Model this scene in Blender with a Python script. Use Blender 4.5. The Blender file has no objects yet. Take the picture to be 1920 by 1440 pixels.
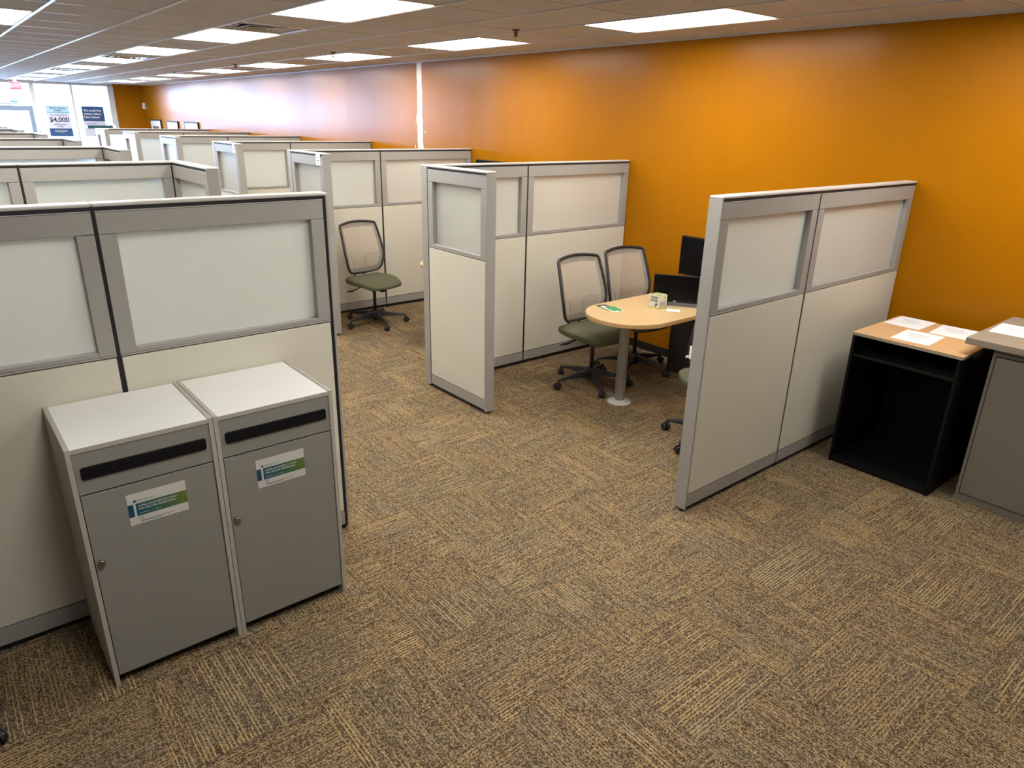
import bpy, bmesh, math, random
from mathutils import Vector, Matrix
R = math.radians
C = bpy.context.scene.collection
SC = bpy.context.scene

# ------------------------------------------------------------------ camera, world, exposure
CAMH = 2.0669
def set_camera():
    yaw, pit, rol = R(39.7649), R(20.6309), R(1.3051)
    F = Vector((math.sin(yaw)*math.cos(pit), math.cos(yaw)*math.cos(pit), -math.sin(pit)))
    X = Vector((math.cos(yaw), -math.sin(yaw), 0)); U = X.cross(F)
    X2 = X*math.cos(rol) + U*math.sin(rol); U2 = -X*math.sin(rol) + U*math.cos(rol)
    cam = bpy.data.cameras.new('camera'); o = bpy.data.objects.new('camera', cam); C.objects.link(o)
    cam.sensor_fit = 'HORIZONTAL'; cam.sensor_width = 36; cam.lens = 1312.694/1920*36
    cam.clip_start = .02; cam.clip_end = 200
    m = Matrix((X2, U2, -F)).transposed().to_4x4(); m.translation = (0, 0, CAMH)
    o.matrix_world = m; SC.camera = o
set_camera()
w = bpy.data.worlds.new('sky'); SC.world = w; w.use_nodes = True
bg = w.node_tree.nodes['Background']; bg.inputs[0].default_value = (.42, .62, 1, 1); bg.inputs[1].default_value = 13
SC.view_settings.view_transform = 'Standard'; SC.view_settings.look = 'None'
SC.view_settings.exposure = 1.35; SC.view_settings.gamma = 1; SC.view_settings.use_curve_mapping = False
SC.cycles.use_denoising = True; SC.cycles.max_bounces = 10; SC.cycles.diffuse_bounces = 6
SC.cycles.transparent_max_bounces = 16; SC.cycles.caustics_reflective = True; SC.cycles.caustics_refractive = False
SC.cycles.sample_clamp_indirect = 6
LAMP = 8.0            # radiance of the fluorescent diffusers
LAMP_COL = (1.0, .97, .91)
pl = bpy.data.lights.new('window_portal', 'AREA'); pl.shape = 'RECTANGLE'; pl.size = 9.2; pl.size_y = 2.6; pl.cycles.is_portal = True
po = bpy.data.objects.new('window_portal', pl); C.objects.link(po); po.location = (-.2, 22.12, 1.35); po.rotation_euler = (R(-90), 0, 0)

# ------------------------------------------------------------------ materials
MATS = {}
def mat(name, col, rough=.5, metal=0, spec=.5, bump=0, bscale=200, var=0, vscale=6, emit=None, estr=0):
    if name in MATS: return MATS[name]
    m = bpy.data.materials.new(name); m.use_nodes = True; nt = m.node_tree; b = nt.nodes['Principled BSDF']
    b.inputs['Base Color'].default_value = (*col, 1); b.inputs['Roughness'].default_value = rough
    b.inputs['Metallic'].default_value = metal; b.inputs['Specular IOR Level'].default_value = spec
    tc = nt.nodes.new('ShaderNodeTexCoord')
    n = nt.nodes.new('ShaderNodeTexNoise'); n.inputs['Scale'].default_value = vscale; n.inputs['Detail'].default_value = 4
    nt.links.new(tc.outputs['Object'], n.inputs['Vector'])
    mx = nt.nodes.new('ShaderNodeMix'); mx.data_type = 'RGBA'
    mx.inputs['A'].default_value = (*[c*(1-var) for c in col], 1); mx.inputs['B'].default_value = (*[min(1, c*(1+var)) for c in col], 1)
    nt.links.new(n.outputs['Fac'], mx.inputs['Factor']); nt.links.new(mx.outputs['Result'], b.inputs['Base Color'])
    if bump:
        n2 = nt.nodes.new('ShaderNodeTexNoise'); n2.inputs['Scale'].default_value = bscale; n2.inputs['Detail'].default_value = 2
        nt.links.new(tc.outputs['Object'], n2.inputs['Vector'])
        bp = nt.nodes.new('ShaderNodeBump'); bp.inputs['Strength'].default_value = bump; bp.inputs['Distance'].default_value = .002
        nt.links.new(n2.outputs['Fac'], bp.inputs['Height']); nt.links.new(bp.outputs['Normal'], b.inputs['Normal'])
    if emit: b.inputs['Emission Color'].default_value = (*emit, 1); b.inputs['Emission Strength'].default_value = estr
    MATS[name] = m; return m

class NB:   # tiny node-building helper
    def __init__(s, nt): s.nt = nt
    def new(s, t, **k):
        n = s.nt.nodes.new(t)
        for a, v in k.items(): setattr(n, a, v)
        return n
    def put(s, sock, v):
        if isinstance(v, (int, float)): sock.default_value = v
        elif isinstance(v, tuple): sock.default_value = v
        else: s.nt.links.new(v, sock)
    def m(s, op, a, b=0, c=0):
        n = s.new('ShaderNodeMath', operation=op); s.put(n.inputs[0], a); s.put(n.inputs[1], b); s.put(n.inputs[2], c); return n.outputs[0]
    def comb(s, x, y, z):
        n = s.new('ShaderNodeCombineXYZ'); s.put(n.inputs[0], x); s.put(n.inputs[1], y); s.put(n.inputs[2], z); return n.outputs[0]
    def white(s, v):
        n = s.new('ShaderNodeTexWhiteNoise', noise_dimensions='3D'); s.put(n.inputs['Vector'], v); return n.outputs['Value']
    def noise(s, v, scale, detail=2):
        n = s.new('ShaderNodeTexNoise'); s.put(n.inputs['Vector'], v); n.inputs['Scale'].default_value = scale; n.inputs['Detail'].default_value = detail; return n.outputs['Fac']
    def mix(s, f, a, b):
        n = s.new('ShaderNodeMix', data_type='RGBA'); s.put(n.inputs['Factor'], f)
        s.put(n.inputs['A'], a if not isinstance(a, tuple) else (*a, 1)); s.put(n.inputs['B'], b if not isinstance(b, tuple) else (*b, 1)); return n.outputs['Result']
    def ramp(s, f, stops):
        n = s.new('ShaderNodeValToRGB'); s.put(n.inputs[0], f); e = n.color_ramp.elements
        e[0].position, e[0].color = stops[0][0], (*stops[0][1], 1); e[1].position, e[1].color = stops[-1][0], (*stops[-1][1], 1)
        for p, c in stops[1:-1]: x = e.new(p); x.color = (*c, 1)
        return n.outputs[0]

def carpet_material():
    m = bpy.data.materials.new('carpet'); m.use_nodes = True; nt = m.node_tree; B = NB(nt); b = nt.nodes['Principled BSDF']
    g = B.new('ShaderNodeNewGeometry'); sp = B.new('ShaderNodeSeparateXYZ'); nt.links.new(g.outputs['Position'], sp.inputs[0])
    u = B.m('DIVIDE', B.m('SUBTRACT', sp.outputs[0], .262), .4975); v = B.m('DIVIDE', B.m('SUBTRACT', sp.outputs[1], -.008), .503)
    i = B.m('FLOOR', u); j = B.m('FLOOR', v); fu = B.m('FRACT', u); fv = B.m('FRACT', v)
    par = B.m('MODULO', B.m('ADD', B.m('ADD', i, j), 100), 2)      # quarter-turned tiles
    s = B.m('ADD', B.m('MULTIPLY', fu, B.m('SUBTRACT', 1, par)), B.m('MULTIPLY', fv, par))
    t = B.m('ADD', B.m('MULTIPLY', fv, B.m('SUBTRACT', 1, par)), B.m('MULTIPLY', fu, par))
    th = B.white(B.comb(i, j, 3.3)); tid = B.m('MULTIPLY', th, 97.0)
    row = B.m('FLOOR', B.m('MULTIPLY', s, 108)); rf = B.m('FRACT', B.m('MULTIPLY', s, 108))
    rh = B.white(B.comb(row, tid, 1.7))
    loop = B.white(B.comb(row, B.m('FLOOR', B.m('ADD', B.m('MULTIPLY', t, 96), B.m('MULTIPLY', rh, 9))), tid))
    base = B.ramp(loop, [(0, (.045, .029, .015)), (.34, (.108, .073, .041)), (.7, (.210, .149, .086)), (1, (.37, .27, .157))])
    # large soft areas: grey against brown
    pos = g.outputs['Position']
    area = B.noise(pos, 2.6, 2)
    blk = B.white(B.comb(B.m('FLOOR', B.m('ADD', B.m('MULTIPLY', s, 3.0), B.m('MULTIPLY', th, 3))), B.m('FLOOR', B.m('ADD', B.m('MULTIPLY', t, 1.8), th)), tid))
    grey = B.m('MULTIPLY', B.m('GREATER_THAN', B.m('ADD', blk, B.m('MULTIPLY', area, .6)), .92), .34)
    base = B.mix(grey, base, B.ramp(loop, [(0, (.046, .037, .025)), (.5, (.115, .095, .063)), (1, (.26, .222, .153))]))
    # raised line yarns, every other row, broken into long dashes
    seg = B.white(B.comb(row, B.m('FLOOR', B.m('ADD', B.m('MULTIPLY', t, 3.2), B.m('MULTIPLY', rh, 7))), B.m('ADD', tid, 5)))
    odd = B.m('GREATER_THAN', B.m('MODULO', row, 3), .5); odd = B.m('SUBTRACT', 1, odd)
    blk2 = B.white(B.comb(B.m('FLOOR', B.m('ADD', B.m('MULTIPLY', s, 2.6), B.m('MULTIPLY', th, 5))), B.m('FLOOR', B.m('ADD', B.m('MULTIPLY', t, 1.9), B.m('MULTIPLY', th, 3))), B.m('ADD', tid, 11)))
    strong = B.m('MULTIPLY', B.m('GREATER_THAN', blk2, .76), B.m('GREATER_THAN', seg, .32))
    weak = B.m('MULTIPLY', B.m('GREATER_THAN', seg, .45), .4)
    lf = B.m('MULTIPLY', odd, B.m('MAXIMUM', B.m('MULTIPLY', strong, .75), weak))
    lf = B.m('MULTIPLY', lf, B.m('ADD', .55, B.m('MULTIPLY', loop, .45)))
    col = B.mix(lf, base, B.mix(grey, (.60, .42, .18), (.46, .38, .25)))
    # groove shade between yarn rows put into the colour, plus darker tile seams
    shade_and_seam = B.m('SUBTRACT', 1, B.m('MULTIPLY', B.m('LESS_THAN', rf, .22), .35))
    edge = B.m('MULTIPLY', B.m('GREATER_THAN', fu, .006), B.m('GREATER_THAN', fv, .006))
    shade_and_seam = B.m('MULTIPLY', shade_and_seam, B.m('ADD', .6, B.m('MULTIPLY', edge, .4)))
    hs = B.new('ShaderNodeHueSaturation'); nt.links.new(col, hs.inputs['Color']); hs.inputs['Saturation'].default_value = 1.0
    B.put(hs.inputs['Value'], shade_and_seam); nt.links.new(hs.outputs[0], b.inputs['Base Color'])
    b.inputs['Roughness'].default_value = .95; b.inputs['Specular IOR Level'].default_value = .1
    bp = B.new('ShaderNodeBump'); bp.inputs['Strength'].default_value = .5; bp.inputs['Distance'].default_value = .004
    nt.links.new(B.m('ADD', loop, B.m('MULTIPLY', lf, .6)), bp.inputs['Height']); nt.links.new(bp.outputs[0], b.inputs['Normal'])
    return m

def orange_material(name, col, rough):
    m = bpy.data.materials.new(name); m.use_nodes = True; nt = m.node_tree; B = NB(nt); b = nt.nodes['Principled BSDF']
    g = B.new('ShaderNodeNewGeometry'); sp = B.new('ShaderNodeSeparateXYZ'); nt.links.new(g.outputs['Position'], sp.inputs[0])
    n = B.noise(g.outputs['Position'], 3, 4)
    c = B.mix(n, tuple(x*.94 for x in col), tuple(min(1, x*1.06) for x in col)); nt.links.new(c, b.inputs['Base Color'])
    # seams of the boards under the paint: very slight upright waves
    wv = B.noise(B.comb(0, B.m('MULTIPLY', sp.outputs[1], 1.0), B.m('MULTIPLY', sp.outputs[2], .03)), 2.4, 3)
    orange_peel = B.noise(g.outputs['Position'], 260, 2)
    bp = B.new('ShaderNodeBump'); bp.inputs['Strength'].default_value = .25; bp.inputs['Distance'].default_value = .0012; nt.links.new(orange_peel, bp.inputs['Height'])
    bp2 = B.new('ShaderNodeBump'); bp2.inputs['Strength'].default_value = .3; bp2.inputs['Distance'].default_value = .02; nt.links.new(wv, bp2.inputs['Height']); nt.links.new(bp.outputs[0], bp2.inputs['Normal'])
    nt.links.new(bp2.outputs[0], b.inputs['Normal'])
    b.inputs['Roughness'].default_value = rough; b.inputs['Specular IOR Level'].default_value = .14
    return m

def frosted_material():
    m = bpy.data.materials.new('frosted_glass'); m.use_nodes = True; nt = m.node_tree; B = NB(nt)
    nt.nodes.remove(nt.nodes['Principled BSDF']); out = nt.nodes['Material Output']
    tc = B.new('ShaderNodeTexCoord')
    n = B.noise(tc.outputs['Object'], 900, 1)
    colr = B.mix(n, (.88, .90, .87), (.93, .95, .92))
    tr = B.new('ShaderNodeBsdfTranslucent'); nt.links.new(colr, tr.inputs[0])
    df = B.new('ShaderNodeBsdfDiffuse'); nt.links.new(colr, df.inputs[0])
    rf = B.new('ShaderNodeBsdfRefraction'); rf.inputs['Color'].default_value = (.93, .96, .93, 1); rf.inputs['Roughness'].default_value = .48; rf.inputs['IOR'].default_value = 1.3
    gl = B.new('ShaderNodeBsdfGlossy'); gl.inputs['Roughness'].default_value = .35; gl.inputs['Color'].default_value = (1, 1, 1, 1)
    m1 = B.new('ShaderNodeMixShader'); m1.inputs[0].default_value = .36; nt.links.new(tr.outputs[0], m1.inputs[1]); nt.links.new(df.outputs[0], m1.inputs[2])
    m2 = B.new('ShaderNodeMixShader'); m2.inputs[0].default_value = .50; nt.links.new(m1.outputs[0], m2.inputs[1]); nt.links.new(rf.outputs[0], m2.inputs[2])
    fr = B.new('ShaderNodeFresnel'); fr.inputs[0].default_value = 1.4
    m3 = B.new('ShaderNodeMixShader'); nt.links.new(fr.outputs[0], m3.inputs[0]); nt.links.new(m2.outputs[0], m3.inputs[1]); nt.links.new(gl.outputs[0], m3.inputs[2])
    nt.links.new(m3.outputs[0], out.inputs[0]); return m

def window_glass_material():
    m = bpy.data.materials.new('window_glass'); m.use_nodes = True; nt = m.node_tree; B = NB(nt)
    nt.nodes.remove(nt.nodes['Principled BSDF']); out = nt.nodes['Material Output']
    tr = B.new('ShaderNodeBsdfTransparent'); tr.inputs[0].default_value = (.93, .96, .97, 1)
    gl = B.new('ShaderNodeBsdfGlossy'); gl.inputs['Roughness'].default_value = .02
    fr = B.new('ShaderNodeFresnel'); fr.inputs[0].default_value = 1.45
    mx = B.new('ShaderNodeMixShader'); nt.links.new(fr.outputs[0], mx.inputs[0]); nt.links.new(tr.outputs[0], mx.inputs[1]); nt.links.new(gl.outputs[0], mx.inputs[2])
    nt.links.new(mx.outputs[0], out.inputs[0]); return m

def net_material():
    m = bpy.data.materials.new('chair_net'); m.use_nodes = True; nt = m.node_tree; B = NB(nt); out = nt.nodes['Material Output']; b = nt.nodes['Principled BSDF']
    b.inputs['Base Color'].default_value = (.40, .345, .275, 1); b.inputs['Roughness'].default_value = .8
    tc = B.new('ShaderNodeTexCoord'); sp = B.new('ShaderNodeSeparateXYZ'); nt.links.new(tc.outputs['Object'], sp.inputs[0])
    a = B.m('SINE', B.m('ADD', B.m('MULTIPLY', sp.outputs[0], 900), B.m('MULTIPLY', B.m('SINE', B.m('MULTIPLY', sp.outputs[2], 420)), 1.2)))
    holes = B.m('MULTIPLY', B.m('GREATER_THAN', a, .55), .6)
    tr = B.new('ShaderNodeBsdfTransparent'); mx = B.new('ShaderNodeMixShader'); nt.links.new(holes, mx.inputs[0])
    nt.links.new(b.outputs[0], mx.inputs[1]); nt.links.new(tr.outputs[0], mx.inputs[2]); nt.links.new(mx.outputs[0], out.inputs[0]); return m

def fabric_material(name, c0, c1, scale, rough=.95, weave=True):
    m = bpy.data.materials.new(name); m.use_nodes = True; nt = m.node_tree; B = NB(nt); b = nt.nodes['Principled BSDF']
    tc = B.new('ShaderNodeTexCoord'); n = B.noise(tc.outputs['Object'], scale, 3); n2 = B.noise(tc.outputs['Object'], 4, 3)
    f = B.m('ADD', B.m('MULTIPLY', B.m('SUBTRACT', n, .5), 1.6), B.m('ADD', .5, B.m('MULTIPLY', B.m('SUBTRACT', n2, .5), .25)))
    nt.links.new(B.mix(f, c0, c1), b.inputs['Base Color']); b.inputs['Roughness'].default_value = rough; b.inputs['Specular IOR Level'].default_value = .2
    bp = B.new('ShaderNodeBump'); bp.inputs['Strength'].default_value = .3; bp.inputs['Distance'].default_value = .001; nt.links.new(n, bp.inputs['Height']); nt.links.new(bp.outputs[0], b.inputs['Normal'])
    return m

def maple_material(name, a, bcol, rough=.35):
    m = bpy.data.materials.new(name); m.use_nodes = True; nt = m.node_tree; B = NB(nt); b = nt.nodes['Principled BSDF']
    tc = B.new('ShaderNodeTexCoord'); mp = B.new('ShaderNodeMapping'); mp.inputs['Scale'].default_value = (1.2, 14, 4); nt.links.new(tc.outputs['Object'], mp.inputs[0])
    n = B.noise(mp.outputs[0], 4, 5); nt.links.new(B.mix(n, a, bcol), b.inputs['Base Color']); b.inputs['Roughness'].default_value = rough; return m

def band_material():   # printed band running from blue-teal to olive green
    m = bpy.data.materials.new('sticker_band'); m.use_nodes = True; nt = m.node_tree; B = NB(nt); b = nt.nodes['Principled BSDF']
    tc = B.new('ShaderNodeTexCoord'); sp = B.new('ShaderNodeSeparateXYZ'); nt.links.new(tc.outputs['Generated'], sp.inputs[0])
    nt.links.new(B.ramp(sp.outputs[0], [(0, (.0, .075, .12)), (.45, (.022, .11, .075)), (1, (.115, .165, .02))]), b.inputs['Base Color']); b.inputs['Roughness'].default_value = .5; return m

M_carpet = carpet_material()
M_orange = orange_material('orange_paint', (.36, .132, .0005), .25)
M_frost = frosted_material(); M_glass = window_glass_material(); M_net = net_material()
M_cream = fabric_material('cream_panel_fabric', (.53, .50, .41), (.66, .63, .53), 420)
M_olive = fabric_material('olive_seat_fabric', (.042, .042, .024), (.150, .150, .090), 300)
M_rail = mat('grey_rail_paint', (.315, .30, .275), .45, var=.03, bump=.05)
M_cap = mat('pale_cap_plastic', (.50, .485, .46), .35, var=.02)
M_core = mat('black_core', (.008, .008, .009), .6)
M_black = mat('black_plastic', (.011, .012, .014), .45, var=.1)
M_blackfrm = mat('black_chair_frame', (.018, .018, .02), .4, var=.1)
M_hem = fabric_material('net_hem', (.20, .175, .15), (.29, .26, .22), 300)
M_arc = mat('grey_lumbar_arc', (.22, .20, .17), .5)
M_binfront = mat('grey_laminate', (.235, .228, .205), .42, var=.03, bump=.04)
M_bintop = mat('white_laminate', (.73, .73, .705), .4, var=.02)
M_binedge = mat('beige_grey_edge', (.39, .375, .325), .5, var=.02)
M_steel = mat('steel', (.55, .52, .48), .3, metal=1)
M_lock = mat('dark_steel', (.30, .27, .22), .35, metal=1)
M_maple = maple_material('maple_laminate', (.47, .32, .155), (.54, .385, .205))
M_mapleedge = maple_material('maple_edge', (.46, .27, .11), (.56, .35, .16))
M_ply = maple_material('tan_board', (.55, .32, .15), (.65, .41, .21), .5)
M_plyedge = mat('pale_board_edge', (.36, .31, .23), .7, var=.15, vscale=40)
M_blkboard = mat('black_board', (.0035, .0035, .004), .5, spec=.22, var=.3, vscale=25)
M_blkshelf = mat('black_shelf', (.0075, .0075, .008), .45, spec=.25, var=.3, vscale=25)
M_gcab = mat('taupe_metal', (.20, .18, .145), .42, var=.03, bump=.08, bscale=300)
M_gtop = mat('taupe_laminate', (.30, .255, .20), .45, var=.06, vscale=60)
M_column = mat('silver_grey_paint', (.44, .43, .39), .35, var=.03)
M_pedestal = mat('charcoal_laminate', (.035, .032, .03), .5, var=.05)
M_screen = mat('black_screen', (.003, .003, .004), .25, spec=.15)
M_slot = mat('black_slot', (.005, .005, .007), .5, spec=.2)
M_bezel = mat('black_bezel', (.007, .007, .008), .5, spec=.3)
M_greystrip = mat('grey_plastic', (.12, .12, .125), .5)
M_white = mat('white_plastic', (.8, .8, .78), .5)
M_paper = mat('white_paper', (.82, .82, .85), .8)
M_ink = mat('grey_ink', (.45, .45, .48), .8)
M_dark_ink = mat('dark_ink', (.03, .03, .04), .7)
M_tile = mat('ceiling_tile', (.54, .515, .48), .95, spec=.1, var=.04, vscale=3, bump=.3, bscale=160)
M_tbar = mat('ceiling_tee_enamel', (.55, .53, .50), .3)
M_lampframe = mat('white_enamel', (.75, .73, .69), .4)
M_lamp = mat('lamp_diffuser', (.9, .9, .88), .5, emit=LAMP_COL, estr=LAMP)
M_patch = mat('bare_patch', (.80, .80, .74), .8, var=.05, vscale=20)
M_whitewall = mat('white_wall_paint', (.70, .68, .64), .7)
M_alu = mat('white_aluminium', (.62, .66, .70), .35)
M_door = mat('door_aluminium', (.22, .30, .42), .4)
M_base = mat('black_vinyl_base', (.015, .013, .012), .5)
M_ventmetal = mat('vent_metal', (.50, .49, .48), .22, metal=.8)
M_ventdark = mat('vent_dark', (.012, .012, .015), .7)
M_brass = mat('dark_brass', (.10, .07, .04), .35, metal=1)
M_exit = mat('exit_red', (.75, .03, .05), .4, emit=(1, .10, .2), estr=.3)
M_exitlet = mat('exit_letter', (.8, .38, .48), .5)
M_pale_blue = mat('poster_pale_blue', (.42, .66, .80), .6)
M_lavender = mat('poster_lavender', (.62, .66, .80), .6)
M_navy = mat('poster_navy', (.02, .08, .22), .6)
M_navyink = mat('poster_navy_ink', (.012, .02, .06), .6)
M_teal = mat('teal_line', (.10, .45, .50), .6)
M_tealboard = mat('dark_teal_board', (.01, .06, .075), .5)
M_pavement = mat('pavement', (.6, .6, .6), .9, var=.08)
M_band = band_material()
M_stickblue = mat('sticker_blue', (.005, .055, .12), .5)
M_stick = mat('sticker_white', (.56, .55, .52), .5)
M_green = mat('card_green', (.03, .24, .10), .5)
M_palegreen = mat('card_pale_green', (.55, .68, .50), .5)
M_limebox = mat('box_lime', (.55, .58, .05), .5)
M_boxwhite = mat('box_white', (.70, .70, .62), .5)
M_boxdark = mat('box_dark', (.04, .045, .03), .5)
M_photo = mat('picture_print', (.16, .12, .16), .3, var=.6, vscale=14)
M_mat = mat('picture_mat', (.78, .77, .76), .6)

# ------------------------------------------------------------------ mesh helpers
class MB:
    def __init__(s): s.bm = bmesh.new(); s.mi = 0
    def box(s, x0, x1, y0, y1, z0, z1, m=None):
        vs = [s.bm.verts.new(p) for p in ((x0,y0,z0),(x1,y0,z0),(x1,y1,z0),(x0,y1,z0),(x0,y0,z1),(x1,y0,z1),(x1,y1,z1),(x0,y1,z1))]
        for f in ((0,3,2,1),(4,5,6,7),(0,1,5,4),(1,2,6,5),(2,3,7,6),(3,0,4,7)):
            fc = s.bm.faces.new([vs[i] for i in f]); fc.material_index = s.mi
        if m is not None: bmesh.ops.transform(s.bm, matrix=m, verts=vs)
        return s
    def cyl(s, p, q, r0, r1=None, n=20, caps=True):
        r1 = r0 if r1 is None else r1; p = Vector(p); q = Vector(q); d = (q-p).normalized()
        a = d.orthogonal().normalized(); b = d.cross(a); A = []; Bv = []
        for i in range(n):
            t = 2*math.pi*i/n; o = a*math.cos(t)+b*math.sin(t)
            A.append(s.bm.verts.new(p+o*r0)); Bv.append(s.bm.verts.new(q+o*r1))
        for i in range(n):
            f = s.bm.faces.new((A[i], A[(i+1) % n], Bv[(i+1) % n], Bv[i])); f.smooth = True; f.material_index = s.mi
        if caps: s.bm.faces.new(A[::-1]).material_index = s.mi; s.bm.faces.new(Bv).material_index = s.mi
        return s
    def tube(s, pts, rad, n=10, closed=False, flat=1.0):
        pts = [Vector(p) for p in pts]; N = len(pts); rings = []
        rads = rad if isinstance(rad, (list, tuple)) else [rad]*N
        prev = None
        for i, p in enumerate(pts):
            if closed: d = (pts[(i+1) % N]-pts[i-1]).normalized()
            else: d = (pts[min(i+1, N-1)]-pts[max(i-1, 0)]).normalized()
            a = d.orthogonal().normalized() if prev is None else (prev-d*prev.dot(d)).normalized()
            prev = a; b = d.cross(a)
            rings.append([s.bm.verts.new(p+(a*math.cos(2*math.pi*k/n)+b*math.sin(2*math.pi*k/n)*flat)*rads[i]) for k in range(n)])
        for i in range(N if closed else N-1):
            A, Bv = rings[i], rings[(i+1) % N]
            for k in range(n):
                f = s.bm.faces.new((A[k], A[(k+1) % n], Bv[(k+1) % n], Bv[k])); f.smooth = True; f.material_index = s.mi
        if not closed: s.bm.faces.new(rings[0][::-1]); s.bm.faces.new(rings[-1])
        return s
    def prism(s, poly, z0, z1, axis='z'):
        def P(a, b, c): return {'z': (a, b, c), 'y': (a, c, b), 'x': (c, a, b)}[axis]
        A = [s.bm.verts.new(P(x, y, z0)) for x, y in poly]; Bv = [s.bm.verts.new(P(x, y, z1)) for x, y in poly]; n = len(poly)
        s.bm.faces.new(A[::-1]).material_index = s.mi; s.bm.faces.new(Bv).material_index = s.mi
        for i in range(n): s.bm.faces.new((A[i], A[(i+1) % n], Bv[(i+1) % n], Bv[i])).material_index = s.mi
        return s
    def lathe(s, prof, n=28, c=(0, 0)):
        rings = [[s.bm.verts.new((c[0]+r*math.cos(2*math.pi*k/n), c[1]+r*math.sin(2*math.pi*k/n), z)) for k in range(n)] for r, z in prof]
        for A, Bv in zip(rings, rings[1:]):
            for k in range(n):
                f = s.bm.faces.new((A[k], A[(k+1) % n], Bv[(k+1) % n], Bv[k])); f.smooth = True
        s.bm.faces.new(rings[0][::-1]); s.bm.faces.new(rings[-1]); return s
    def build(s, name, mats, parent=None, bevel=0, seg=2, smooth=False):
        bmesh.ops.recalc_face_normals(s.bm, faces=s.bm.faces)
        me = bpy.data.meshes.new(name); s.bm.to_mesh(me); s.bm.free()
        for m in (mats if isinstance(mats, (list, tuple)) else [mats]): me.materials.append(m)
        if smooth:
            for p in me.polygons: p.use_smooth = True
        o = bpy.data.objects.new(name, me); C.objects.link(o)
        if parent: o.parent = parent
        if bevel:
            b = o.modifiers.new('bevel', 'BEVEL'); b.width = bevel; b.segments = seg; b.limit_method = 'ANGLE'; b.angle_limit = R(40)
        return o
def tag(o, label, cat, group=None):
    o['label'] = label; o['category'] = cat
    if group: o['group'] = group
    return o
def thing(name, label, cat, loc=(0, 0, 0), rz=0, group=None):
    o = bpy.data.objects.new(name, None); C.objects.link(o); o.location = loc; o.rotation_euler = (0, 0, rz); o.empty_display_size = .05
    return tag(o, label, cat, group)
def struct(o): o['kind'] = 'structure'; return o
def copy_tree(o, parent=None):
    c = o.copy(); C.objects.link(c); c.parent = parent
    for k in list(o.children): copy_tree(k, c)
    return c
def text_mesh(name, txt, size, material, parent, loc, rot, align='LEFT', bold=0.0, depth=.0002, spacing=1.0, xs=1.0):
    cu = bpy.data.curves.new(name, 'FONT'); cu.body = txt; cu.size = size; cu.align_x = align; cu.extrude = depth; cu.offset = bold; cu.space_character = spacing; cu.resolution_u = 3
    t = bpy.data.objects.new('tmp', cu); C.objects.link(t); bpy.context.view_layer.update()
    me = bpy.data.meshes.new_from_object(t.evaluated_get(bpy.context.evaluated_depsgraph_get())); bpy.data.objects.remove(t); me.name = name
    me.materials.clear(); me.materials.append(material)
    o = bpy.data.objects.new(name, me); C.objects.link(o); o.parent = parent; o.location = loc; o.rotation_euler = rot; o.scale = (xs, 1, 1)
    return o

# ------------------------------------------------------------------ the setting
XW, HC, YB, XL, YF = 5.17, 2.7296, 22.0, -4.8, -3.2
NODES = [2.85, 5.35, 7.77, 10.15, 12.35, 14.6, 16.8, 19.0, 21.2]
YL = [2.85-.61*k for k in range(9, 0, -1)]     # cross tees
for a, b in zip(NODES, NODES[1:]): YL += [a+(b-a)*k/4 for k in range(4)]
YL += [21.2, 21.75]
XG = [4.58-.61*k for k in range(15, -1, -1)]
struct(MB().box(XL, XW, YF, YB, -.1, 0).build('floor', M_carpet))
LIGHTS, VENTS = [], []
def cell(y, tol=.05): return min(range(len(YL)), key=lambda i: abs(YL[i]-y))
for k, y in enumerate(NODES[:8]): LIGHTS.append((3.97, cell(y), 'wall row'))
for a, b in zip(NODES, NODES[1:]): LIGHTS.append((2.14, cell(a+(b-a)/2), 'middle row')); LIGHTS.append((.31, cell(a+(b-a)/2), 'left row'))
ADDED_LAMPS = [(3.97, cell(.41), 'wall row'), (2.14, cell(1.63), 'middle row'), (.31, cell(.41), 'left row')]  # lamps added out of view to brighten the near end
for k in (1, 3, 5): VENTS.append((2.14, cell(NODES[k]+(NODES[k+1]-NODES[k])/4)))
VENTS.append((3.97, cell(NODES[7])-1))
skip = set()
for x, i, _ in LIGHTS+ADDED_LAMPS: skip |= {(round(x, 2), i), (round(x, 2), i+1)}
for x, i in VENTS: skip.add((round(x, 2), i))
def ceiling():
    mb = MB(); xs = [XL]+[x for x in XG if x > XL]+[XW]; ys = [YF]+[y for y in YL if y > YF]+[YB]
    V = {}
    def v(x, y):
        k = (round(x, 4), round(y, 4))
        if k not in V: V[k] = mb.bm.verts.new((x, y, HC))
        return V[k]
    for x0, x1 in zip(xs, xs[1:]):
        for y0, y1 in zip(ys, ys[1:]):
            if (round(x0, 2), min(range(len(YL)), key=lambda i: abs(YL[i]-y0))) in skip and y0 in YL: continue
            mb.bm.faces.new((v(x0, y0), v(x0, y1), v(x1, y1), v(x1, y0)))
    o = mb.build('ceiling', M_tile)
    for p in o.data.polygons:
        if p.normal.z > 0: p.flip()
    struct(o)
    mb = MB()
    for x in xs[1:-1]: mb.box(x-.011, x+.011, YF, YB, HC-.008, HC+.012)
    for y in ys[1:-1]: mb.box(XL, XW, y-.004, y+.004, HC-.0025, HC+.012)
    struct(mb.build('trim_1', M_tbar))
    mb = MB(); mb.box(XW-.03, XW, YF, YB, HC-.014, HC); struct(mb.build('trim_2', M_tbar))
ceiling()
struct(MB().box(XW, XW+.12, YF, YB+.12, -.1, HC+.1).build('wall_right', M_orange))
struct(MB().box(XL-.12, XL, YF, YB+.12, -.1, HC+.1).build('wall_left', M_whitewall))
struct(MB().box(XL, XW, YF-.12, YF, -.1, HC+.1).build('wall_front', M_whitewall))
struct(MB().box(XL, XW, YF, YB, HC+.25, HC+.35).build('roof', M_whitewall))
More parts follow.
